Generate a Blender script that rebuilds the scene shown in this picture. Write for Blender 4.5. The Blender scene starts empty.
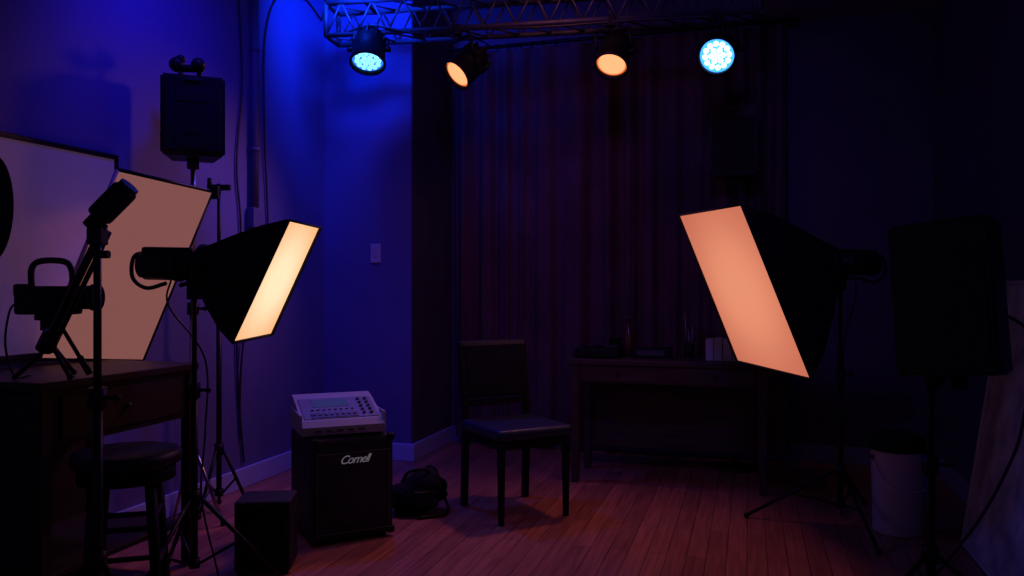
import bpy, bmesh, math, random
from mathutils import Vector, Matrix, Euler
random.seed(7)
TH = math.radians(16.6)      # camera heading relative to the room's long axis
CT, ST = math.cos(TH), math.sin(TH)
def W(u, d, z=0.0):          # plan coordinates (right, forward of tripod) -> room coordinates
    return Vector((u*CT - d*ST, u*ST + d*CT, z))
sc = bpy.context.scene
sc.view_settings.view_transform = 'Standard'
sc.view_settings.look = 'None'

# ------------------------------------------------------------ materials
MATS = {}
def mat(name, col, rough=0.5, metal=0.0, noise=0.0, nscale=8.0, bump=0.0, bscale=60.0, emis=None, estr=0.0, spec=0.5, sheen=0.0):
    m = bpy.data.materials.new(name); m.use_nodes = True
    nt = m.node_tree; p = nt.nodes['Principled BSDF']
    p.inputs['Roughness'].default_value = rough
    p.inputs['Metallic'].default_value = metal
    p.inputs['Specular IOR Level'].default_value = spec
    if sheen: p.inputs['Sheen Weight'].default_value = sheen
    tc = nt.nodes.new('ShaderNodeTexCoord')
    nz = nt.nodes.new('ShaderNodeTexNoise'); nz.inputs['Scale'].default_value = nscale; nz.inputs['Detail'].default_value = 5
    nt.links.new(tc.outputs['Object'], nz.inputs['Vector'])
    rp = nt.nodes.new('ShaderNodeValToRGB')
    a = [max(0, c*(1-noise)) for c in col]; b = [min(1, c*(1+noise)) for c in col]
    rp.color_ramp.elements[0].color = (*a, 1); rp.color_ramp.elements[1].color = (*b, 1)
    rp.color_ramp.elements[0].position = .3; rp.color_ramp.elements[1].position = .7
    nt.links.new(nz.outputs['Fac'], rp.inputs['Fac']); nt.links.new(rp.outputs['Color'], p.inputs['Base Color'])
    if bump:
        n2 = nt.nodes.new('ShaderNodeTexNoise'); n2.inputs['Scale'].default_value = bscale
        nt.links.new(tc.outputs['Object'], n2.inputs['Vector'])
        bp = nt.nodes.new('ShaderNodeBump'); bp.inputs['Strength'].default_value = bump; bp.inputs['Distance'].default_value = .01
        nt.links.new(n2.outputs['Fac'], bp.inputs['Height']); nt.links.new(bp.outputs['Normal'], p.inputs['Normal'])
    if emis:
        p.inputs['Emission Color'].default_value = (*emis, 1); p.inputs['Emission Strength'].default_value = estr
    MATS[name] = m
    return m

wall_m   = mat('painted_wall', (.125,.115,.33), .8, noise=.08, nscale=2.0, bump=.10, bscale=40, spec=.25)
walld_m  = mat('painted_wall_shaded', (.09,.065,.12), .85, noise=.12, nscale=2.0, bump=.12, bscale=40, spec=.2)  # same wall paint, shade put into a darker colour
ceil_m   = mat('ceiling_paint', (.26,.20,.30), .85, noise=.06, nscale=2)
trim_m   = mat('trim_paint_lit', (.38,.42,.85), .45, noise=.05)  # blue stage light on the left baseboards put into the colour
trimd_m  = mat('trim_paint_shaded', (.22,.20,.36), .5, noise=.05)  # same trim, its shade put into a dimmer colour
black_m  = mat('black_plastic', (.007,.007,.010), .5, noise=.2, nscale=20, spec=.22)
blackm_m = mat('black_metal', (.010,.010,.013), .42, .4, noise=.2, nscale=20, spec=.3)
fabric_m = mat('black_fabric', (.008,.007,.011), .85, noise=.3, nscale=30, bump=.3, bscale=150, spec=.18)
tolex_m  = mat('black_vinyl', (.010,.009,.013), .6, noise=.3, nscale=60, bump=.4, bscale=220, spec=.28)
grill_m  = mat('speaker_grille', (.012,.011,.015), .75, noise=.5, nscale=180, bump=.4, bscale=300, spec=.2)
agrill_m = mat('amplifier_grille', (.028,.024,.034), .75, noise=.5, nscale=180, bump=.4, bscale=300, spec=.2)
silver_m = mat('silver_metal', (.45,.45,.48), .3, .8, noise=.1)
dtrim_m  = mat('dull_trim', (.03,.03,.04), .45, .2, noise=.1, spec=.3)
atrim_m  = mat('amplifier_piping', (.10,.09,.11), .45, .2, noise=.1, spec=.3)
truss_m  = mat('truss_aluminium', (.08,.08,.11), .55, .5, noise=.2, nscale=12, spec=.3)
chrome_m = mat('steel_pole', (.35,.34,.36), .3, .9, noise=.1)
devg_m   = mat('grey_device_plastic', (.24,.26,.36), .45, noise=.05)
devp_m   = mat('device_top_panel', (.12,.13,.21), .4, noise=.1, nscale=30)
devd_m   = mat('device_panel', (.05,.05,.08), .4, noise=.2, nscale=30)
knob_m   = mat('knob_plastic', (.16,.16,.22), .4)
scr_m    = mat('display_glass', (.03,.04,.10), .15, emis=(.2,.25,.8), estr=.08)
white_m  = mat('white_plastic', (.52,.47,.54), .5, noise=.06)
paper_m  = mat('paper_board', (.55,.50,.55), .7, noise=.05)
board_m  = mat('lit_screen_board', (.30,.24,.46), .7, noise=.04, emis=(.62,.33,.50), estr=.04)  # faint emission painted in, in place of light falling on the board
refl_m   = mat('lit_diffusion_fabric', (.70,.46,.44), .8, noise=.03, bump=.05, emis=(1,.38,.30), estr=.20)  # weak salmon emission stands in for light on the panel
cush_m   = mat('chair_vinyl_lit', (.008,.014,.05), .40, noise=.2, nscale=12, bump=.15, bscale=80, spec=.45)  # blue light on seat and top rail put into this vinyl's colour
chairb_m = mat('chair_back_vinyl', (.003,.004,.014), .6, noise=.2, nscale=12, bump=.15, bscale=80, spec=.14)
chairw_m = mat('chair_frame', (.003,.003,.008), .55, noise=.2, spec=.14)
marble_m = mat('mottled_canvas', (.42,.38,.42), .7, noise=.45, nscale=7, bump=.1)
bottle_m = mat('amber_glass', (.08,.02,.02), .2)
logo_m   = mat('lit_logo_metal', (.7,.68,.7), .35, .3, emis=(.7,.7,.8), estr=.10)  # slight emission painted in so the lettering looks lit
cable_m  = mat('cable_rubber', (.012,.012,.018), .5)
pipe_m   = mat('painted_pipe', (.08,.08,.22), .6)

def wood(name, c1, c2, rough=.4, scale=(1,12,12)):
    m = bpy.data.materials.new(name); m.use_nodes = True; nt = m.node_tree; p = nt.nodes['Principled BSDF']
    tc = nt.nodes.new('ShaderNodeTexCoord'); mp = nt.nodes.new('ShaderNodeMapping'); mp.inputs['Scale'].default_value = scale
    nz = nt.nodes.new('ShaderNodeTexNoise'); nz.inputs['Scale'].default_value = 3; nz.inputs['Detail'].default_value = 8
    rp = nt.nodes.new('ShaderNodeValToRGB'); rp.color_ramp.elements[0].color = (*c1,1); rp.color_ramp.elements[1].color = (*c2,1)
    rp.color_ramp.elements[0].position=.35; rp.color_ramp.elements[1].position=.68
    nt.links.new(tc.outputs['Object'], mp.inputs[0]); nt.links.new(mp.outputs[0], nz.inputs['Vector'])
    nt.links.new(nz.outputs['Fac'], rp.inputs[0]); nt.links.new(rp.outputs[0], p.inputs['Base Color'])
    p.inputs['Roughness'].default_value = rough; p.inputs['Specular IOR Level'].default_value=.3
    return m
deskw_m = wood('dark_walnut', (.014,.008,.011), (.030,.016,.018), .5)
tablew_m = wood('dark_stained_wood', (.040,.020,.026), (.07,.036,.042), .5)

def floor_mat():
    m = bpy.data.materials.new('laminate_planks'); m.use_nodes = True; nt = m.node_tree; p = nt.nodes['Principled BSDF']
    L = nt.links.new
    tc = nt.nodes.new('ShaderNodeTexCoord')
    mp = nt.nodes.new('ShaderNodeMapping'); mp.inputs['Rotation'].default_value = (0,0,math.pi/2)
    L(tc.outputs['Object'], mp.inputs[0])
    br = nt.nodes.new('ShaderNodeTexBrick'); br.inputs['Scale'].default_value = 1
    br.inputs['Brick Width'].default_value = 1.1; br.inputs['Row Height'].default_value = .085
    br.inputs['Mortar Size'].default_value = .0020; br.offset = .37
    br.inputs['Color1'].default_value = (.31,.105,.075,1); br.inputs['Color2'].default_value = (.46,.165,.11,1)
    br.inputs['Mortar'].default_value = (.10,.03,.025,1)
    L(mp.outputs[0], br.inputs['Vector'])
    m2 = nt.nodes.new('ShaderNodeMapping'); m2.inputs['Scale'].default_value = (22,1.3,1)
    L(tc.outputs['Object'], m2.inputs[0])
    nz = nt.nodes.new('ShaderNodeTexNoise'); nz.inputs['Scale'].default_value = 2.5; nz.inputs['Detail'].default_value = 8
    L(m2.outputs[0], nz.inputs['Vector'])
    rp = nt.nodes.new('ShaderNodeValToRGB'); rp.color_ramp.elements[0].color=(.65,.65,.65,1); rp.color_ramp.elements[1].color=(1.15,1.15,1.15,1)
    rp.color_ramp.elements[0].position=.3; rp.color_ramp.elements[1].position=.7
    L(nz.outputs['Fac'], rp.inputs[0])
    mx = nt.nodes.new('ShaderNodeMix'); mx.data_type='RGBA'; mx.blend_type='MULTIPLY'; mx.inputs[0].default_value = 1
    L(br.outputs['Color'], mx.inputs[6]); L(rp.outputs[0], mx.inputs[7]); L(mx.outputs[2], p.inputs['Base Color'])
    p.inputs['Roughness'].default_value = .33
    bp = nt.nodes.new('ShaderNodeBump'); bp.inputs['Strength'].default_value=.15; bp.inputs['Distance'].default_value=.003
    L(br.outputs['Fac'], bp.inputs['Height']); bp.invert = True; L(bp.outputs[0], p.inputs['Normal'])
    return m
floor_m = floor_mat()
curt_m = mat('velvet_curtain', (.105,.046,.072), .85, noise=.25, nscale=3, bump=.2, bscale=120, sheen=.05, spec=.15)

def emit(name, col, strength, edge=None, center=None, radius=.3, edge_s=None):
    m = bpy.data.materials.new(name); m.use_nodes = True; nt = m.node_tree; nt.nodes.clear()
    o = nt.nodes.new('ShaderNodeOutputMaterial'); e = nt.nodes.new('ShaderNodeEmission')
    e.inputs['Strength'].default_value = strength
    tc = nt.nodes.new('ShaderNodeTexCoord')
    rp = nt.nodes.new('ShaderNodeValToRGB'); rp.color_ramp.interpolation='EASE'
    rp.color_ramp.elements[0].color = (*col,1); rp.color_ramp.elements[1].color = (*(edge or col),1)
    if center is None:
        nz = nt.nodes.new('ShaderNodeTexNoise'); nz.inputs['Scale'].default_value = 1.6
        nt.links.new(tc.outputs['Object'], nz.inputs['Vector']); nt.links.new(nz.outputs['Fac'], rp.inputs[0])
    else:
        vm = nt.nodes.new('ShaderNodeVectorMath'); vm.operation='DISTANCE'; vm.inputs[1].default_value=center
        dv = nt.nodes.new('ShaderNodeMath'); dv.operation='DIVIDE'; dv.inputs[1].default_value=radius
        nt.links.new(tc.outputs['Object'], vm.inputs[0]); nt.links.new(vm.outputs['Value'], dv.inputs[0]); nt.links.new(dv.outputs[0], rp.inputs[0])
        rp.color_ramp.elements[0].position=.15
    nt.links.new(rp.outputs[0], e.inputs['Color']); nt.links.new(e.outputs[0], o.inputs[0])
    return m
blueled_m = emit('led_lens_blue', (.13,.42,1), 3.0)
blueled2_m = emit('led_lens_ice', (.26,.55,1), 5.5)
amber_m = emit('par_lens_amber', (1,.32,.14), 1.7)
ring_m = emit('par_lens_rim', (1,.18,.04), .9)
bluerim_m = emit('led_backplate', (.02,.16,1), 1.6)
icerim_m = emit('led_backplate_ice', (.04,.26,1), 2.6)

# ------------------------------------------------------------ mesh builder
class B:
    def __init__(s, name, u=0, d=0, yaw=0, z=0, room=None):
        s.name=name; s.bm=bmesh.new(); s.mats=[]
        if room is not None:
            s.loc=Vector(room); s.rz=yaw
        else:
            s.loc=W(u,d,z); s.rz=TH+yaw
    def mi(s, m):
        if m not in s.mats: s.mats.append(m)
        return s.mats.index(m)
    def merge(s, t, m, smooth=False, M=None):
        i=s.mi(m)
        if M is not None: bmesh.ops.transform(t, matrix=M, verts=t.verts)
        bmesh.ops.recalc_face_normals(t, faces=t.faces)
        for f in t.faces:
            f.material_index=i; f.smooth=smooth
        me=bpy.data.meshes.new('t'); t.to_mesh(me); t.free(); s.bm.from_mesh(me); bpy.data.meshes.remove(me)
    def box(s, c, size, m, rot=None, bev=.004, seg=2, taper=None):
        t=bmesh.new(); bmesh.ops.create_cube(t, size=1)
        for v in t.verts:
            v.co=Vector((v.co.x*size[0], v.co.y*size[1], v.co.z*size[2]))
            if taper and v.co.z<0: v.co.x*=taper; v.co.y*=taper
        if bev: bmesh.ops.bevel(t, geom=list(t.edges), offset=min(bev, min(size)*.45), segments=seg, affect='EDGES', profile=.6)
        M=Matrix.Translation(Vector(c))
        if rot is not None:
            R = rot if isinstance(rot, Matrix) else Euler(rot).to_matrix().to_4x4()
            M = M @ R
        s.merge(t, m, bev>0.015, M)
    def cyl(s, p1, p2, r, m, r2=None, seg=24, smooth=True, caps=True):
        p1=Vector(p1); p2=Vector(p2); t=bmesh.new(); L=(p2-p1).length
        bmesh.ops.create_cone(t, cap_ends=caps, cap_tris=False, segments=seg, radius1=r, radius2=r if r2 is None else r2, depth=L)
        q=(p2-p1).to_track_quat('Z','Y').to_matrix().to_4x4()
        i0=s.mi(m)
        s.merge(t, m, False, Matrix.Translation((p1+p2)/2) @ q)
        if smooth:
            s.bm.faces.ensure_lookup_table()
            n=seg+(2 if caps else 0)
            for f in s.bm.faces[-n:]:
                if len(f.verts)==4: f.smooth=True
    def sph(s, c, r, m, scale=(1,1,1), seg=20, rot=None):
        t=bmesh.new(); bmesh.ops.create_uvsphere(t, u_segments=seg, v_segments=seg//2+2, radius=r)
        M=Matrix.Translation(Vector(c))
        if rot: M=M@Euler(rot).to_matrix().to_4x4()
        s.merge(t, m, True, M @ Matrix.Diagonal((*scale,1)))
    def sweep(s, pts, r, m, seg=8, sub=6):
        P=[Vector(p) for p in pts]; Q=[]
        if sub>1 and len(P)>2:
            E=[P[0]*2-P[1]]+P+[P[-1]*2-P[-2]]
            for i in range(1,len(E)-2):
                for k in range(sub):
                    t=k/sub; a,b,c,d=E[i-1],E[i],E[i+1],E[i+2]
                    Q.append(.5*((2*b)+(c-a)*t+(2*a-5*b+4*c-d)*t*t+(3*b-a-3*c+d)*t**3))
            Q.append(P[-1])
        else: Q=P
        t=bmesh.new(); rings=[]
        n=None
        for i,p in enumerate(Q):
            tg=(Q[min(i+1,len(Q)-1)]-Q[max(i-1,0)]).normalized()
            if n is None:
                n=tg.orthogonal().normalized()
            else:
                n=(n-tg*n.dot(tg)).normalized()
            bnm=tg.cross(n)
            rings.append([t.verts.new(p+(n*math.cos(a)+bnm*math.sin(a))*r) for a in [2*math.pi*k/seg for k in range(seg)]])
        for a,b in zip(rings,rings[1:]):
            for k in range(seg):
                t.faces.new((a[k],a[(k+1)%seg],b[(k+1)%seg],b[k]))
        t.faces.new(rings[0][::-1]); t.faces.new(rings[-1])
        s.merge(t,m,True)
    def lathe(s, prof, m, M=None, seg=32, smooth=True):
        t=bmesh.new(); rings=[]
        for r,z in prof:
            rings.append([t.verts.new((r*math.cos(2*math.pi*k/seg), r*math.sin(2*math.pi*k/seg), z)) for k in range(seg)])
        for a,b in zip(rings,rings[1:]):
            for k in range(seg): t.faces.new((a[k],a[(k+1)%seg],b[(k+1)%seg],b[k]))
        if prof[0][0]>1e-5: t.faces.new(rings[0][::-1])
        if prof[-1][0]>1e-5: t.faces.new(rings[-1])
        s.merge(t,m,smooth,M)
    def poly(s, verts, faces, m, smooth=False):
        t=bmesh.new(); V=[t.verts.new(Vector(v)) for v in verts]
        for f in faces: t.faces.new([V[i] for i in f])
        s.merge(t,m,smooth)
    def slab(s, q, thick, m):   # quad with thickness
        q=[Vector(v) for v in q]; n=(q[1]-q[0]).cross(q[3]-q[0]).normalized()*thick
        v=q+[p+n for p in q]
        s.poly(v,[(0,1,2,3),(7,6,5,4),(0,4,5,1),(1,5,6,2),(2,6,7,3),(3,7,4,0)],m)
    def done(s):
        me=bpy.data.meshes.new(s.name); s.bm.to_mesh(me); s.bm.free()
        for m in s.mats: me.materials.append(m)
        o=bpy.data.objects.new(s.name, me); sc.collection.objects.link(o)
        o.location=s.loc; o.rotation_euler=(0,0,s.rz)
        return o

def child(o, parent):
    bpy.context.view_layer.update()
    o.parent=parent; o.matrix_parent_inverse=parent.matrix_world.inverted()

# ------------------------------------------------------------ room shell
XL, XR, YB, YF, YA, XA, H = -2.87, 1.15, 5.75, -0.9, 5.0, -2.21, 3.3
def rbox(name, lo, hi, m, bev=0):
    c=[(a+b)/2 for a,b in zip(lo,hi)]; b=B(name, room=(c[0],c[1],c[2]))
    b.box((0,0,0),[h-l for l,h in zip(lo,hi)],m,bev=bev); return b.done()
rbox('floor',(XL-.1,YF,-.1),(XR+.1,YB+.1,0),floor_m)
rbox('ceiling',(XL-.1,YF,H),(XR+.1,YB+.1,H+.1),ceil_m)
rbox('wall_left',(XL-.1,YF,0),(XL,YA,H),wall_m)
rbox('wall_alcove_front',(XL-.1,YA,0),(XA,YA+.85,H),wall_m)
rbox('wall_back',(XA,YB,0),(XR+.1,YB+.1,H),walld_m)
rbox('wall_right',(XR,YF,0),(XR+.1,YB,H),walld_m)
rbox('wall_alcove_side',(XA,YA+.002,0),(XA+.012,YB,H),walld_m)
rbox('trim_soffit',(.05,1.5,3.0),(XR,YB,H),ceil_m,.005)
def skirting(name, lo, hi, m=None):
    o=rbox(name,lo,hi,m or trim_m,.006); return o
skirting('baseboard_left',(XL,YF,0),(XL+.016,YA,.12))
skirting('baseboard_alcove',(XL+.016,YA-.016,0),(XA+.028,YA,.12))
skirting('baseboard_alcove_side',(XA+.012,YA,0),(XA+.028,YB-.016,.12))
skirting('baseboard_back',(XA+.012,YB-.016,0),(XR,YB,.12),trimd_m)
skirting('baseboard_right',(XR-.016,YF,0),(XR,YB-.016,.12),trimd_m)

# curtain
b=B('stage_curtain', room=(0,0,0))
t=bmesh.new(); nx=520; nz=14; x0,x1=-2.14,.24; z0,z1=.06,2.94
def fold(x,k):
    ph=x*2*math.pi/.165 + 2.4*math.sin(x*3.1+.5)+1.3*math.sin(x*7.7)
    return .046*math.sin(ph)*(.7+.3*math.sin(x*5)) + .014*math.sin(ph*2.3+k*1.2)*(k)+ .015*math.sin(x*6+k*2)*k
rows=[]
for j in range(nz+1):
    k=1-j/nz
    rows.append([t.verts.new((x0+(x1-x0)*i/nx + .012*math.sin(i*.07+k*3)*k, 5.63+fold(x0+(x1-x0)*i/nx,k), z0+(z1-z0)*j/nz)) for i in range(nx+1)])
for j in range(nz):
    for i in range(nx): t.faces.new((rows[j][i],rows[j][i+1],rows[j+1][i+1],rows[j+1][i]))
b.merge(t,curt_m,True)
b.cyl((-2.17,5.63,2.97),(.32,5.63,2.97),.014,blackm_m)
for i in range(26):
    x=-2.06+i*.089
    b.cyl((x,5.63,2.965),(x+.004,5.63,2.965),.024,blackm_m,seg=14)
for x in (-2.0,-.9,.26):
    b.box((x,5.69,2.97),(.02,.125,.02),blackm_m); 
b.done()

# light switch
b=B('light_switch', room=(-2.47,4.994,1.42))
b.box((0,0,0),(.075,.012,.13),white_m,bev=.004); b.box((0,-.008,0),(.03,.008,.06),white_m,bev=.002,rot=(.1,0,0)); b.done()
# wall pipe and hanging cables
b=B('wall_conduit_pipe', room=(XL+.03,4.13,0))
b.cyl((0,0,1.60),(0,0,3.3),.024,pipe_m); b.box((0,0,1.60),(.05,.09,.12),pipe_m,bev=.008)
for z in (2.0,2.6,3.1): b.cyl((0,0,z),(0,0,z+.02),.031,pipe_m)
b.done()
b=B('wall_cable', room=(XL+.012,4.2,0))
b.sweep([(0,.74,3.05),(0,.5,3.12),(0,.2,3.02),(0,.06,2.7),(.005,.05,2.1),(0,.09,1.55),(0,.0,1.2),(.01,-.16,.9),(0,-.19,.5),(0,-.15,.15)],.006,cable_m); 
b.sweep([(0,.74,3.05),(.01,.8-.02,3.2),(0,.72,3.29)],.006,cable_m)
b.done()
b=B('wall_cable', room=(XL+.012,4.0,0))
b.sweep([(0,.02,3.29),(0,.0,2.9),(0,.03,2.4),(0,-.02,1.9),(0,.02,1.5),(0,-.02,.9),(0,.02,.3)],.006,cable_m); b.done()

# ------------------------------------------------------------ truss
tu0,td0,tu1,td1=-1.14,5.05,1.42,4.6
tl=math.hypot(tu1-tu0,td1-td0); tyaw=math.atan2(td1-td0,tu1-tu0)
b=B('lighting_truss',(tu0+tu1)/2,(td0+td1)/2,tyaw,z=2.85)
h=.10; hw=.10
for (y,z) in ((-hw,-h),(hw,-h),(-hw,h),(hw,h)):
    b.cyl((-tl/2,y,z),(tl/2,y,z),.016,truss_m,seg=14)
n=13
for i in range(n):
    xa=-tl/2+tl*i/n; xb=-tl/2+tl*(i+1)/n; xm=(xa+xb)/2
    for y in (-hw,hw):
        b.cyl((xa,y,-h),(xm,y,h),.007,truss_m,seg=8); b.cyl((xm,y,h),(xb,y,-h),.007,truss_m,seg=8)
    for z in (-h,h):
        b.cyl((xa,-hw,z),(xb,hw,z),.006,truss_m,seg=8)
for x in (-tl/2,tl/2):
    for z in (-h,h): b.cyl((x,-hw,z),(x,hw,z),.015,truss_m,seg=10)
    for y in (-hw,hw): b.cyl((x,y,-h),(x,y,h),.015,truss_m,seg=10)
for x in (-1.05,0.15):
    b.cyl((x,0,h),(x,0,.45),.008,blackm_m,seg=8); b.cyl((x,-hw,h),(x,hw,h),.012,blackm_m,seg=8)
b.sweep([(-1.2,-.1,-.1),(-1.0,-.12,-.06),(-.7,-.12,-.125),(-.3,-.12,-.12),(.1,-.12,-.13),(.6,-.12,-.12),(1.1,-.12,-.125)],.008,cable_m)
b.done()

# ------------------------------------------------------------ stage lights
def par(u,d,z,dirv,kind,R=.10,L=.21,clampd=None):
    """par can: lens centre at (u,d,z), pointing along dirv; hung from a clamp"""
    b=B('stage_par_light',u,d,0,z=z)
    D=Vector(dirv).normalized(); Q=D.to_track_quat('Z','Y').to_matrix().to_4x4()
    b.lathe([(R*.45,-L-.03),(R*.62,-L),(R*.92,-L*.8),(R*1.0,-L*.45),(R*1.02,0),(R*1.10,.0),(R*1.10,.018),(R*.97,.018),(R*.95,-.012),(R*.9,-.02)],black_m,Q,32)
    for k in range(10):   # cooling fins
        a=2*math.pi*k/10
        b.box((0,0,0),(.006,.05,.07),black_m,rot=Q@Matrix.Rotation(a,4,'Z')@Matrix.Translation((0,R*.78,-L*.86)),bev=0)
    if kind=='blue' or kind=='ice':
        lm = blueled_m if kind=='blue' else blueled2_m
        b.lathe([(0.0001,-.008),(R*.94,-.008)],bluerim_m if kind=='blue' else icerim_m,Q)
        pts=[(0,0)]+[(R*.33*math.cos(k*math.pi/3),R*.33*math.sin(k*math.pi/3)) for k in range(6)]+[(R*.66*math.cos(k*math.pi/6),R*.66*math.sin(k*math.pi/6)) for k in range(12)]
        for x,y in pts:
            b.lathe([(R*.16,-.007),(R*.14,.002),(R*.06,.006),(.0001,.0065)],lm,Q@Matrix.Translation((x,y,0)),12)
    else:
        b.lathe([(0.0001,.0),(R*.4,-.001),(R*.84,-.006)],amber_m,Q); b.lathe([(R*.84,-.006),(R*.955,-.008)],ring_m,Q)
    side=Vector((D.y,-D.x,0)).normalized()
    bc=-D*(L*.45); ct=Vector((0,(clampd-d),2.735-z))
    for sg in (-1,1):
        a=bc+side*sg*(R*1.12)
        b.cyl(bc+side*sg*R*.95,a+side*sg*.02,.016,black_m,seg=12)
        b.cyl(a,a+(ct-bc)*.75,.010,black_m,seg=8)
    b.cyl(bc+(ct-bc)*.75-side*R*1.15,bc+(ct-bc)*.75+side*R*1.15,.010,black_m,seg=8)
    b.cyl(bc+(ct-bc)*.75,ct,.012,black_m,seg=10)
    b.box(ct,(.05,.06,.06),black_m,bev=.006)
    b.sweep([-D*(L+.03),-D*(L+.05)+Vector((.03,0,.03)),ct+Vector((.06,.05,0)),ct+Vector((.1,.0,.03))],.005,cable_m)
    return b.done()
def spot(name, P, T, col, power, angle, blend=1.0, size=.08, parent=None):
    l=bpy.data.lights.new(name,'SPOT'); l.color=col; l.energy=power; l.spot_size=math.radians(angle); l.spot_blend=blend; l.shadow_soft_size=size
    o=bpy.data.objects.new(name,l); sc.collection.objects.link(o); o.location=P
    o.rotation_euler=(Vector(T)-Vector(P)).to_track_quat('-Z','Y').to_euler()
    if parent: child(o,parent)
    return o
def dcl(u): return 5.05-.1758*(u+1.14)-.1
pars=[(-.877,4.84,2.557,(.0,-.42,-.9),'blue'),(-.329,4.80,2.47,(-.6,-.42,-.66),'amber'),
      (.578,4.62,2.477,(-.25,-.5,-.83),'amber'),(1.148,4.46,2.48,(-.35,-.80,-.50),'ice')]
for (u,d,z,D,k) in pars:
    o=par(u,d,z,D,k,clampd=dcl(u), R=.10 if k!='amber' else .094)
    Dn=Vector(D).normalized(); P=Vector((u,d,z))+Dn*.05; T=P+Dn
    col={'blue':(.04,.07,1),'ice':(.08,.08,1),'amber':(1,.30,.17)}[k]
    pw={'blue':48,'ice':42,'amber':36}[k]
    spot('par_beam',W(*P),W(*T),col,pw,{'blue':125,'ice':115,'amber':95}[k],1,.09,o)

# added wash fixtures, out of view near the ceiling, tinting walls and curtain
def wash(u,d,z,target,col,power,angle,size=.1):
    b=B('added_wash_light',u,d,0,z=z)
    D=(Vector(target)-Vector((u,d,z))).normalized(); Q=D.to_track_quat('Z','Y').to_matrix().to_4x4()
    b.box((0,0,0),(.22,.16,.09),black_m,rot=Q@Matrix.Translation((0,0,-.05)),bev=.01)
    for x in (-.07,0,.07):
        for y in (-.04,.04): b.lathe([(.024,-.003),(.02,.004),(.0001,.006)],blueled_m,Q@Matrix.Translation((x,y,0)),12)
    b.cyl(-D*.05,(0,0,H-z-.005),.012,black_m); b.cyl((0,0,H-z-.02),(0,0,H-z),.05,black_m)
    o=b.done(); P=Vector((u,d,z))+D*(size+.03)
    spot('added_wash_beam',W(*P),W(*target),col,power,angle,1,size,o)
wash(-.98,4.50,3.12,(-1.0,5.45,2.85),(.004,.045,1),108,135)
wash(-1.15,3.4,3.12,(-2.1,4.6,1.3),(.04,.015,1),42,115)
wash(.2,1.3,3.10,(.7,5.6,1.6),(.24,.10,1),50,80,.25)
wash(.15,3.95,3.12,(.35,5.7,1.7),(1,.24,.22),8,110,.12)

# ------------------------------------------------------------ stands / softboxes
def tripod(b,x,y,top,hub,rad,angs,r=.013,m=None,low=.10):
    m=m or blackm_m
    mid=hub+(top-hub)*.5
    b.cyl((x,y,low),(x,y,mid),r,m,seg=16); b.cyl((x,y,mid),(x,y,top),r*.72,m,seg=16)
    for z in (hub,mid): b.cyl((x,y,z-.03),(x,y,z+.03),r*1.7,black_m,seg=16)
    b.cyl((x+r*1.5,y,mid),(x+r*1.5+.03,y,mid),.007,black_m,seg=8); b.sph((x+r*1.5+.035,y,mid),.012,black_m,seg=10)
    b.cyl((x,y,low-.015),(x,y,low+.02),r*1.6,black_m,seg=16)
    for a in angs:
        a=math.radians(a); dx,dy=math.cos(a),math.sin(a)
        f=Vector((x+dx*rad,y+dy*rad,.014)); hb=Vector((x+dx*.02,y+dy*.02,hub))
        b.cyl(hb,f,.009,m,seg=10); b.sph(f,.014,black_m,seg=10)
        md=hb.lerp(f,.5); b.cyl((x+dx*.02,y+dy*.02,low),md,.006,m,seg=8)

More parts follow.
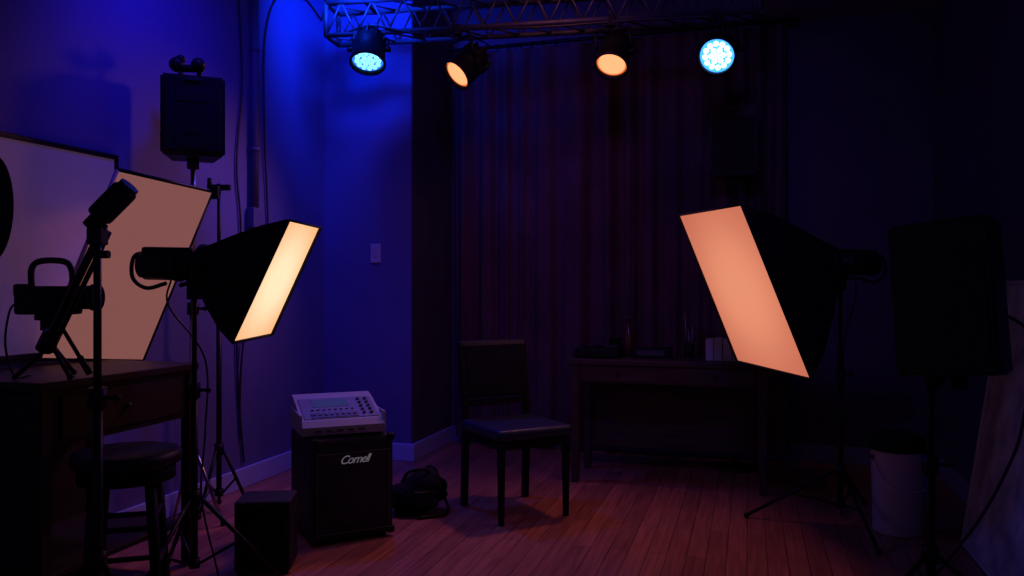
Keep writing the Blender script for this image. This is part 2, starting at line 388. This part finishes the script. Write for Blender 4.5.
def softbox(name,u,d,face,rear,rearR,headdir,ecols,tp,headz):
    b=B(name,u,d,0)
    O=Vector((u,d,0)); F=[Vector(p)-O for p in face]; Rr=Vector(rear)-O
    fc=sum(F,Vector())/4; ax=(fc-Rr).normalized()
    e1=(F[1]-F[0]).normalized(); e1=(e1-ax*e1.dot(ax)).normalized(); e2=ax.cross(e1).normalized()
    if e2.dot(F[3]-F[0])<0: e2=-e2
    R=[Rr-e1*rearR-e2*rearR, Rr+e1*rearR-e2*rearR, Rr+e1*rearR+e2*rearR, Rr-e1*rearR+e2*rearR]
    rings=[R]
    for k in (.35,.7,1.0):
        bul=1+.06*math.sin(k*math.pi)
        c=Rr.lerp(fc,k); rings.append([c+(R[i].lerp(F[i],k)-c)*bul for i in range(4)])
    V=[v for r in rings for v in r]; FS=[]
    for j in range(3):
        for i in range(4): FS.append((j*4+i,j*4+(i+1)%4,(j+1)*4+(i+1)%4,(j+1)*4+i))
    b.poly(V,FS,fabric_m)
    nrm=(F[1]-F[0]).cross(F[3]-F[0]).normalized()
    if nrm.dot(ax)<0: nrm=-nrm
    lip=[p+nrm*.010 for p in F]
    b.poly(F+lip,[(i,(i+1)%4,4+(i+1)%4,4+i) for i in range(4)],fabric_m)
    G=[fc+(p-fc)*.99+nrm*.002 for p in F]
    c1,c2,strn=ecols
    em=emit('softbox_diffuser',c1,strn,c2,tuple(fc),(F[0]-F[2]).length*.52)
    b.poly(G,[(0,1,2,3)],em)
    for i in range(4): b.cyl(lip[i],lip[(i+1)%4],.0045,fabric_m,seg=8)
    b.poly(R,[(0,1,2,3)],fabric_m)
    b.cyl(Rr-ax*.03,Rr+ax*.01,rearR*1.15,black_m,seg=28)
    hx=Vector(headdir).normalized()
    h0=Rr-ax*.02; h1=h0+hx*.22
    b.cyl(h0,h1,.058,black_m,seg=24); b.cyl(h1-hx*.01,h1+hx*.02,.050,black_m,seg=24)
    b.cyl(h0+hx*.08,h0+hx*.10,.063,blackm_m,seg=24)
    q=hx.to_track_quat('X','Z').to_matrix().to_4x4()
    b.box(h0+hx*.12+Vector((0,0,.045)),(.20,.09,.05),black_m,rot=q,bev=.012)
    b.sweep([h1+Vector((0,0,.05)),h1+hx*.05+Vector((0,0,.03)),h1+hx*.055+Vector((0,0,-.05)),h1+Vector((0,0,-.09)),h1-hx*.08+Vector((0,0,-.07))],.008,black_m)
    b.box((0,0,headz-.02),(.045,.05,.09),black_m,bev=.006)
    b.cyl((0,-.045,headz-.01),(0,.05,headz-.01),.014,black_m,seg=12)
    b.sweep([(0,-.05,headz),(0.0,-.13,headz-.01)],.008,black_m,sub=1)
    tripod(b,0,0,headz,*tp)
    b.sweep([h1-hx*.10+Vector((0,0,-.05)),h1-hx*.09+Vector((0,.0,-.16)),Vector((.03,.03,.9)),Vector((.03,.03,.6)),Vector((.02,.02,.35)),Vector((.05,.12,.01))],.004,cable_m)
    return b.done()
softbox('softbox_light',-1.245,3.12,
   [(-.82,2.90,1.431),(-.803,3.31,1.434),(-1.005,3.31,.99),(-1.028,2.90,.983)],
   (-1.19,3.10,1.262),.075,(-1,.05,.02),((1,.77,.49),(.95,.45,.21),1.10),(.36,.34,[250,10,130]),1.20)
softbox('softbox_light',1.638,3.97,
   [(1.016,3.50,1.549),(.886,4.20,1.565),(1.194,4.20,.796),(1.324,3.50,.780)],
   (1.56,3.95,1.30),.085,(1,.02,-.03),((.82,.285,.16),(.60,.165,.10),1.0),(.27,.45,[165,268,52]),1.235)

# reflector leaning on the console, with a grip stand behind it
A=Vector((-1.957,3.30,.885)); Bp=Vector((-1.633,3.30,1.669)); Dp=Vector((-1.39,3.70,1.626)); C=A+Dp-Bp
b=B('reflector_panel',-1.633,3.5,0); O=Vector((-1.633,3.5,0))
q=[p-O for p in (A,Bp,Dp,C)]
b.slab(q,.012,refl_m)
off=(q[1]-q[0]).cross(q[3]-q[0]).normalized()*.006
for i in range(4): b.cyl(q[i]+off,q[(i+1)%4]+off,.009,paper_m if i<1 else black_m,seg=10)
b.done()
b=B('grip_stand',-1.546,4.20,0); O=Vector((-1.546,4.20,0))
tripod(b,0,0,1.73,.33,.15,[20,110,250],r=.014)
b.box((0,0,1.71),(.12,.03,.03),black_m); b.cyl((-.05,0,1.71),(-.05,0,1.76),.012,black_m)
dl=Dp-O+Vector((.0,.02,0))
b.cyl((0,0,1.70),dl+Vector((0,0,-.02)),.009,blackm_m,seg=10); b.box(dl,(.04,.03,.06),black_m)
b.done()

# wall board (left wall)
b=B('projection_board', room=(XL,0,0))
b.box((.02,2.2,1.345),(.02,1.66,.89),board_m,bev=.002)
for z in (.90,1.79): b.box((.022,2.2,z),(.03,1.70,.022),black_m)
for y in (1.36,3.04): b.box((.022,y,1.345),(.03,.022,.91),black_m)
b.done()

# loudspeakers on poles
def speaker(b,c,w,dp,h,yaw,tilt=0,roll=0,back=.72):
    M=Matrix.Rotation(yaw,4,'Z')@Matrix.Rotation(tilt,4,'X')@Matrix.Rotation(roll,4,'Y'); c=Vector(c)
    def pt(x,y,z): return c+(M@Vector((x,y,z)))
    t=bmesh.new(); bmesh.ops.create_cube(t,size=1)
    for v in t.verts:
        v.co=Vector((v.co.x*w*(1 if v.co.y<0 else back),v.co.y*dp,v.co.z*h))
    bmesh.ops.bevel(t,geom=list(t.edges),offset=.012,segments=3,affect='EDGES')
    b.merge(t,black_m,False,Matrix.Translation(c)@M)
    b.box(pt(0,-dp/2-.002,-h*.06),(w*.86,.012,h*.78),grill_m,rot=M,bev=.005)
    b.cyl(pt(0,-dp/2-.006,-h*.17),pt(0,-dp/2-.011,-h*.17),w*.34,grill_m,seg=32)
    b.cyl(pt(0,-dp/2-.010,-h*.17),pt(0,-dp/2-.014,-h*.17),w*.12,grill_m,seg=24)
    b.box(pt(0,-dp/2-.004,h*.24),(w*.55,.014,h*.18),grill_m,rot=M,bev=.006)
    b.box(pt(0,-dp/2-.004,h*.44),(w*.25,.008,.012),dtrim_m,rot=M,bev=.002)
    b.cyl(pt(0,0,-h/2-.05),pt(0,0,-h/2+.01),.028,black_m,seg=16)
    b.box(pt(0,0,h/2+.004),(w*.4,.03,.02),black_m,rot=M,bev=.005)
b=B('loudspeaker_on_stand',-1.575,3.88,0)
speaker(b,(.02,0,2.0),.29,.24,.38,math.radians(22))
b.cyl((-.04,0,2.18),(-.04,0,2.25),.012,black_m); b.sph((-.06,0,2.27),.036,black_m); b.sph((.05,-.01,2.265),.034,black_m); b.cyl((-.07,0,2.25),(.07,0,2.25),.018,black_m)
b.sph((-.04,0,2.295),.022,black_m); b.cyl((.05,0,2.17),(.05,0,2.25),.012,black_m)
tripod(b,0.02,0,1.80,.36,.14,[280,30,155],r=.016,m=chrome_m)
b.done()
b=B('loudspeaker_on_stand',1.455,5.20,-TH)
speaker(b,(0,.0,2.13),.31,.24,.45,math.radians(-4))
b.cyl((0,0,2.3),(0,0,2.41),.02,black_m); b.sph((0,0,2.42),.04,black_m,scale=(1.3,1,.7))
b.cyl((0,0,.012),(0,0,1.9),.014,blackm_m); b.cyl((0,0,0),(0,0,.02),.13,blackm_m)
b.done()
b=B('loudspeaker_on_stand',1.54,2.93,0)
speaker(b,(.085,.0,1.14),.35,.25,.56,math.radians(-48),math.radians(-3),math.radians(-5),back=.8)
b.cyl((0,0,.82),(.06,0,.90),.03,black_m)
tripod(b,0,0,.86,.20,.27,[200,320,80],r=.018,low=.07)
b.sweep([(.20,.12,1.1),(.33,.10,1.08),(.38,.0,.98),(.33,-.02,.7),(.30,.0,.55),(.24,.1,.3),(.1,.2,.02)],.006,cable_m)
b.done()

# front-left stand with boom light
b=B('boom_arm_light',-1.25,2.40,0)
tripod(b,0,0,1.34,.36,.30,[215,335,95],r=.016)
b.box((0,0,1.335),(.045,.045,.05),black_m)
hd=Vector((.045,0,1.436)); ax=Vector((.62,0,.62)).normalized()
R=ax.to_track_quat('X','Z').to_matrix().to_4x4()
b.box(hd,(.13,.06,.065),black_m,rot=R,bev=.018,seg=3); b.cyl(hd+ax*.05,hd+ax*.075,.030,blackm_m)
b.cyl(hd-ax*.06,hd-ax*.10,.022,black_m)
b.cyl(Vector((.0,0,1.36)),hd-ax*.08,.012,blackm_m)
b.cyl((.02,.0,1.37),(-.225,.12,1.0),.012,blackm_m); b.cyl((.02,.03,1.35),(-.225,.15,.98),.008,blackm_m)
b.cyl((-.2,.11,1.04),(-.235,.125,.985),.026,black_m)
b.cyl((.0,-.03,1.28),(.05,-.03,1.28),.012,black_m)
b.done()

# round dish light on stand at left edge
b=B('beauty_dish_light',-1.60,2.38,0)
Q=Vector((.55,.75,0)).to_track_quat('Z','Y').to_matrix().to_4x4()
b.lathe([(.04,-.12),(.05,-.06),(.10,-.02),(.16,.03),(.165,.035),(.15,.03),(.09,-.015),(.03,-.04)],black_m,Matrix.Translation((.0,0,1.42))@Q)
b.cyl((-.085,-.12,1.42),(-.165,-.23,1.42),.05,black_m)
b.cyl((-.10,-.10,1.38),(-.08,-.10,1.42),.02,black_m)
tripod(b,-.10,-.08,1.40,.36,.26,[250,10,130]); b.done()

# ------------------------------------------------------------ left console table
b=B('console_table', room=(-2.56,2.5,0))
TX,TY,TZ=.58,.80,.86
b.box((0,0,TZ-.015),(TX,TY,.03),deskw_m,bev=.005)
b.box((0,0,TZ-.13),(TX-.05,TY-.06,.20),deskw_m,bev=.003)
b.box((TX/2-.02,-.0,TZ-.13),(.012,TY-.2,.15),deskw_m,bev=.003); b.sph((TX/2-.005,0,TZ-.13),.012,dtrim_m,seg=12)
b.box((0,-TY/2+.025,TZ/2-.02),(TX-.04,.03,TZ-.04),deskw_m,bev=.003)
b.box((-TX/2+.03,0,TZ/2),(.02,TY-.06,TZ-.06),deskw_m,bev=.003)
for (sx,sy) in ((1,-1),(1,1),(-1,1),(-1,-1)):
    b.box((sx*(TX/2-.03),sy*(TY/2-.03),TZ/2-.015),(.045,.045,TZ-.03),deskw_m,bev=.004)
b.box((0,0,.18),(TX-.08,TY-.08,.02),deskw_m,bev=.003)
b.done()

# camcorder on small tripod
b=B('camcorder_on_tripod',-1.62,2.80,0,z=.862)
for a in (80,205,330):
    a=math.radians(a); b.cyl((0,0,.12),(math.cos(a)*.11,math.sin(a)*.11,.010),.008,black_m,seg=10); b.sph((math.cos(a)*.11,math.sin(a)*.11,.011),.011,black_m,seg=8)
b.cyl((0,0,.09),(0,0,.20),.017,black_m); b.cyl((0,0,.17),(0,0,.205),.035,black_m); b.box((0,0,.215),(.09,.06,.02),black_m)
b.cyl((.03,0,.19),(.15,-.03,.02),.007,black_m); b.cyl((.11,-.02,.077),(.15,-.03,.02),.011,black_m)
b.box((-.01,0,.275),(.20,.085,.10),black_m,bev=.012,seg=3)
b.cyl((.09,0,.285),(.145,0,.285),.042,black_m,seg=28); b.cyl((.145,0,.285),(.165,0,.285),.047,blackm_m,seg=28)
b.sweep([(-.07,0,.32),(-.07,0,.385),(-.04,0,.412),(.04,0,.412),(.07,0,.385),(.075,0,.32)],.011,black_m)
b.box((-.10,0,.31),(.05,.045,.045),black_m,bev=.01)
b.box((.0,-.052,.275),(.09,.014,.06),blackm_m,bev=.004)
for k in range(4): b.sph((-.07+k*.02,-.045,.31),.006,dtrim_m,seg=8)
b.sweep([(-.11,.0,.27),(-.14,-.01,.24),(-.15,-.02,.12),(-.13,.0,.01),(-.1,.05,.006)],.004,cable_m)
b.done()

# stool
b=B('round_stool',-1.315,2.72,.3)
b.lathe([(.0001,.575),(.15,.575),(.172,.585),(.176,.605),(.172,.622),(.15,.628),(.0001,.628)],black_m)
b.lathe([(.135,.53),(.155,.53),(.155,.58),(.135,.58)],chairw_m)
for k in range(4):
    a=math.pi/4+k*math.pi/2; b.cyl((.115*math.cos(a),.115*math.sin(a),.58),(.165*math.cos(a),.165*math.sin(a),0),.020,chairw_m,r2=.015,seg=14)
for z,rr in ((.22,.147),(.38,.135)):
    P=[(rr*math.cos(math.pi/4+k*math.pi/2),rr*math.sin(math.pi/4+k*math.pi/2),z+(k%2)*.03) for k in range(4)]
    for k in range(4): b.cyl(P[k],(P[(k+1)%4][0],P[(k+1)%4][1],P[k][2]),.010,chairw_m,seg=10)
b.done()

# ------------------------------------------------------------ amplifier + mixer + small box
AY=math.radians(29); ca,sa=math.cos(AY),math.sin(AY)
AW,AD=.39,.40
cx=-.905+ca*AW/2-sa*AD/2; cy=3.60+sa*AW/2+ca*AD/2
b=B('guitar_amplifier',cx,cy,AY)
for sx in (-.16,.16):
    for sy in (-.14,.14): b.cyl((sx,sy,0),(sx,sy,.02),.018,black_m,seg=14)
b.box((0,0,.255),(AW,AD,.47),tolex_m,bev=.022,seg=4)
fy=-AD/2
b.box((0,fy+.002,.235),(AW-.055,.012,.36),agrill_m,bev=.006)
for z in (.052,.418): b.box((0,fy-.003,z),(AW-.045,.006,.005),atrim_m,bev=.001)
for x in (-(AW/2-.024),(AW/2-.024)): b.box((x,fy-.003,.235),(.005,.006,.37),atrim_m,bev=.001)
b.cyl((0,fy-.003,.21),(0,fy-.007,.21),.13,agrill_m,seg=40)
for sx in (-1,1):
    for z in (.035,.475):
        b.box((sx*(AW/2-.012),fy+.012,z),(.036,.036,.036),blackm_m,bev=.012,seg=3)
amp=b.done()
cu=bpy.data.curves.new('amplifier_logo','FONT'); cu.body='Cornell'; cu.size=.054; cu.shear=.45; cu.extrude=.0012; cu.align_x='CENTER'; cu.space_character=.85
to=bpy.data.objects.new('logo_badge',cu); cu.materials.append(logo_m); sc.collection.objects.link(to)
bpy.context.view_layer.update()
to.matrix_world=amp.matrix_world@Matrix.Translation((.0,fy-.010,.370))@Matrix.Rotation(math.pi/2,4,'X')
child(to,amp)

b=B('audio_mixer',cx-.015,cy-.02,AY-.10,z=.503)
w,dp=.38,.34; hf,hb=.065,.150
prof=[(-dp/2,0),(-dp/2-.01,hf*.6),(-dp/2+.02,hf),(dp/2-.06,hb-.01),(dp/2,hb),(dp/2,0)]
V=[(-w/2,y,z) for y,z in prof]+[(w/2,y,z) for y,z in prof]; n=len(prof)
b.poly(V,[tuple(range(n)),tuple(range(2*n-1,n-1,-1))]+[(i,(i+1)%n,n+(i+1)%n,n+i) for i in range(n)],devg_m)
sl=math.atan2(hb-.01-hf,dp-.08); ux=Vector((0,math.cos(sl),math.sin(sl))); nn=Vector((0,-math.sin(sl),math.cos(sl))); c0=Vector((0,-dp/2+.02,hf))
def mp(x,y,z=0): return c0+Vector((x,0,0))+ux*y+nn*z
Rx=Matrix.Rotation(sl,4,'X')
b.box(mp(0,.13,.001),(w-.03,.23,.006),devp_m,rot=Rx,bev=.002)
b.box(mp(-.03,.18,.004),(.17,.085,.008),scr_m,rot=Rx,bev=.002)
b.box(mp(-.03,.045,.004),(.22,.05,.006),devd_m,rot=Rx,bev=.002)
for i in range(8):
    x=-.125+i*.027
    b.box(mp(x,.045,.010),(.010,.012,.008),knob_m,rot=Rx,bev=.002)
    b.cyl(mp(x,.105,.003),mp(x,.105,.012),.006,knob_m,seg=12)
for y in (.05,.09,.13,.17,.21):
    for x in (.11,.145): b.cyl(mp(x,y,.003),mp(x,y,.015),.008,devd_m,seg=12)
for sx in (-1,1): b.box((sx*(w/2+.004),0,.05),(.012,dp-.01,.09),devg_m,bev=.005)
for i in range(5): b.box((-.12+i*.05,-dp/2-.008,.020),(.03,.006,.01),devd_m,bev=.002)
for sx in (-.14,.14):
    for sy in (-.12,.12): b.cyl((sx,sy,-.010),(sx,sy,.003),.014,black_m,seg=12)
b.done()

b=B('subwoofer_speaker',-1.035,3.36,.10)
b.box((0,0,.158),(.225,.19,.29),tolex_m,bev=.012,seg=3); b.box((0,-.094,.158),(.19,.008,.25),grill_m,bev=.004)
b.cyl((0,-.096,.15),(0,-.102,.15),.08,grill_m,seg=32); b.cyl((0,-.10,.15),(0,-.106,.15),.028,black_m,seg=20)
for sx in (-.09,.09):
    for sy in (-.075,.075): b.cyl((sx,sy,0),(sx,sy,.016),.013,black_m,seg=12)
b.done()

# gear bag
b=B('gear_bag',-.495,4.20,.3)
t=bmesh.new(); bmesh.ops.create_icosphere(t,subdivisions=4,radius=1)
from mathutils import noise as mnoise
for v in t.verts:
    c=v.co.copy(); k=1+.16*mnoise.noise(c*2.2)+.06*mnoise.noise(c*6)
    v.co=Vector((c.x*.150*k,c.y*.115*k,max(0,.098+c.z*.115*k + (.03*math.sin(c.x*3)))))
b.merge(t,fabric_m,True)
b.sweep([(-.09,-.04,.17),(-.06,-.06,.225),(.02,-.06,.235),(.07,-.04,.19)],.010,black_m)
b.box((0.02,-.105,.09),(.13,.03,.085),black_m,bev=.014,seg=3,rot=(-.2,0,.05))
b.sweep([(.13,-.02,.08),(.15,-.06,.02),(.1,-.13,.010),(-.03,-.15,.010)],.008,black_m)
b.done()

# ------------------------------------------------------------ chair
b=B('dining_chair',.016,4.21,math.radians(29))
for sx in (-1,1):
    b.box((sx*.19,-.20,.205),(.034,.034,.41),chairw_m,bev=.004,taper=.7)
    for (z0,z1,y0,y1) in ((0,.44,.225,.205),(.44,.885,.205,.265)):
        t=bmesh.new(); bmesh.ops.create_cube(t,size=1)
        for v in t.verts:
            up=v.co.z>0; wv=.030 if z0==0 and not up else .036
            v.co=Vector((sx*.19+v.co.x*.032,(y1 if up else y0)+v.co.y*wv, z1 if up else z0))
        b.merge(t,chairw_m)
    b.box((sx*.19,0,.40),(.022,.40,.055),chairw_m,bev=.003)
for y in (-.20,.205): b.box((0,y,.40),(.37,.022,.055),chairw_m,bev=.003)
b.box((0,-.01,.447),(.43,.44,.055),cush_m,bev=.022,seg=4)
tilt=math.atan2(.06,.445)
b.box((0,.238,.725),(.355,.030,.29),chairb_m,rot=(-tilt,0,0),bev=.013,seg=3)
b.box((0,.262,.873),(.412,.034,.035),cush_m,rot=(-tilt,0,0),bev=.008)
b.box((0,.219,.555),(.36,.024,.035),chairw_m,rot=(-tilt,0,0),bev=.004)
b.done()

# ------------------------------------------------------------ back desk
b=B('writing_desk', room=(-.47,4.955,0))
DX,DY,DZ=1.17,.47,.75
b.box((0,0,DZ-.016),(DX,DY,.032),tablew_m,bev=.005)
b.box((0,-DY/2+.035,DZ-.085),(DX-.08,.022,.11),tablew_m,bev=.003); b.box((0,DY/2-.035,DZ-.085),(DX-.08,.022,.11),tablew_m,bev=.003)
for sx in (-1,1):
    b.box((sx*(DX/2-.045),0,DZ-.085),(.022,DY-.08,.11),tablew_m,bev=.003)
    for sy in (-1,1): b.box((sx*(DX/2-.04),sy*(DY/2-.04),DZ/2-.015),(.055,.055,DZ-.03),tablew_m,bev=.004,taper=.75)
    b.box((sx*.28,-DY/2+.021,DZ-.085),(.46,.012,.085),tablew_m,bev=.003); b.sph((sx*.28,-DY/2+.006,DZ-.085),.012,blackm_m,seg=12)
b.box((0,DY/2-.03,.36),(DX-.10,.016,.42),tablew_m,bev=.003)
b.done()
b=B('cd_turntable_mixer', room=(-.90,4.93,.75))
b.box((0,0,.033),(.27,.26,.05),black_m,bev=.008)
for sx in(-.1,.1):
    for sy in (-.1,.1): b.cyl((sx,sy,0),(sx,sy,.01),.012,black_m,seg=10)
b.cyl((-.05,.02,.056),(-.05,.02,.068),.07,blackm_m,seg=32); b.cyl((-.05,.02,.066),(-.05,.02,.074),.02,dtrim_m)
for i in range(3):
    for j in range(4): b.cyl((.06+i*.025,-.08+j*.045,.056),(.06+i*.025,-.08+j*.045,.075),.007,dtrim_m,seg=10)
b.box((.085,.10,.085),(.08,.02,.06),black_m,bev=.004,rot=(.3,0,0))
b.done()
b=B('tape_recorder', room=(-.58,5.0,.75))
b.box((0,0,.03),(.24,.16,.058),black_m,bev=.008); b.box((0,-.082,.03),(.17,.006,.03),devd_m,bev=.002)
for i in range(4): b.cyl((-.08+i*.04,-.02,.058),(-.08+i*.04,-.02,.068),.009,dtrim_m,seg=10)
b.done()
b=B('glass_bottle', room=(-.73,5.02,.75))
b.lathe([(.0001,0),(.03,0),(.032,.01),(.032,.13),(.026,.155),(.012,.185),(.011,.235),(.014,.237),(.014,.25),(.0001,.25)],bottle_m,seg=24); b.done()
b=B('pencil_cup', room=(-.36,5.08,.75))
b.lathe([(.0001,0),(.03,0),(.034,.08),(.031,.08),(.028,.006),(.0001,.006)],black_m)
for dx,dy,h in ((.01,.0,.2),(-.012,.006,.28),(.0,-.012,.17)): b.cyl((dx*.6,dy,.01),(dx*2.4,dy*2,h),.003,chrome_m,seg=8)
b.done()
b=B('book_stack', room=(-.13,4.93,.75))
x=-.12
for i,(tw,hh) in enumerate(((.05,.125),(.05,.13),(.055,.125),(.045,.12),(.045,.118))):
    b.box((x+tw/2,0,hh/2),(tw-.004,.15,hh),paper_m,bev=.003); b.box((x+tw/2,-.076,hh/2),(tw-.010,.003,hh*.8),white_m,bev=.001); x+=tw
b.done()

# ------------------------------------------------------------ bin & leaning canvas
b=B('waste_bin',1.87,3.86,0)
b.lathe([(.0001,0),(.105,0),(.112,.01),(.120,.42),(.126,.425),(.126,.445),(.118,.445),(.115,.43)],white_m,seg=40)
b.lathe([(.132,.40),(.134,.43),(.131,.458),(.10,.475),(.04,.487),(.0001,.488)],fabric_m,seg=40)
for a in (0,math.pi): b.cyl((.115*math.cos(a),.115*math.sin(a),.36),(.132*math.cos(a),.132*math.sin(a),.36),.012,dtrim_m,seg=12)
b.sweep([(-.13,0,.36),(-.11,-.10,.26),(0,-.135,.22),(.11,-.10,.26),(.13,0,.36)],.0035,white_m)
b.done()
b=B('leaning_canvas', room=(1.0,3.6,0))
q=[(-.06,.50,.006),(-.06,-.42,.006),(.115,-.42,1.20),(.115,.50,1.20)]
b.slab(q,-.018,marble_m)
for i in range(4): b.cyl(Vector(q[i])+Vector((0,0,.004)),Vector(q[(i+1)%4])+Vector((0,0,.004)),.009,paper_m,seg=8)
b.done()

# ------------------------------------------------------------ world, camera
w=bpy.data.worlds.new('studio_ambient'); sc.world=w; w.use_nodes=True
bg=w.node_tree.nodes['Background']; bg.inputs[0].default_value=(.28,.17,.85,1); bg.inputs[1].default_value=.10
cam=bpy.data.cameras.new('camera'); cam.lens=27.98; cam.sensor_width=36; cam.clip_start=.05
co=bpy.data.objects.new('camera',cam); sc.collection.objects.link(co); co.location=(0,0,1.18)
co.rotation_euler=(math.pi/2,0,TH); sc.camera=co
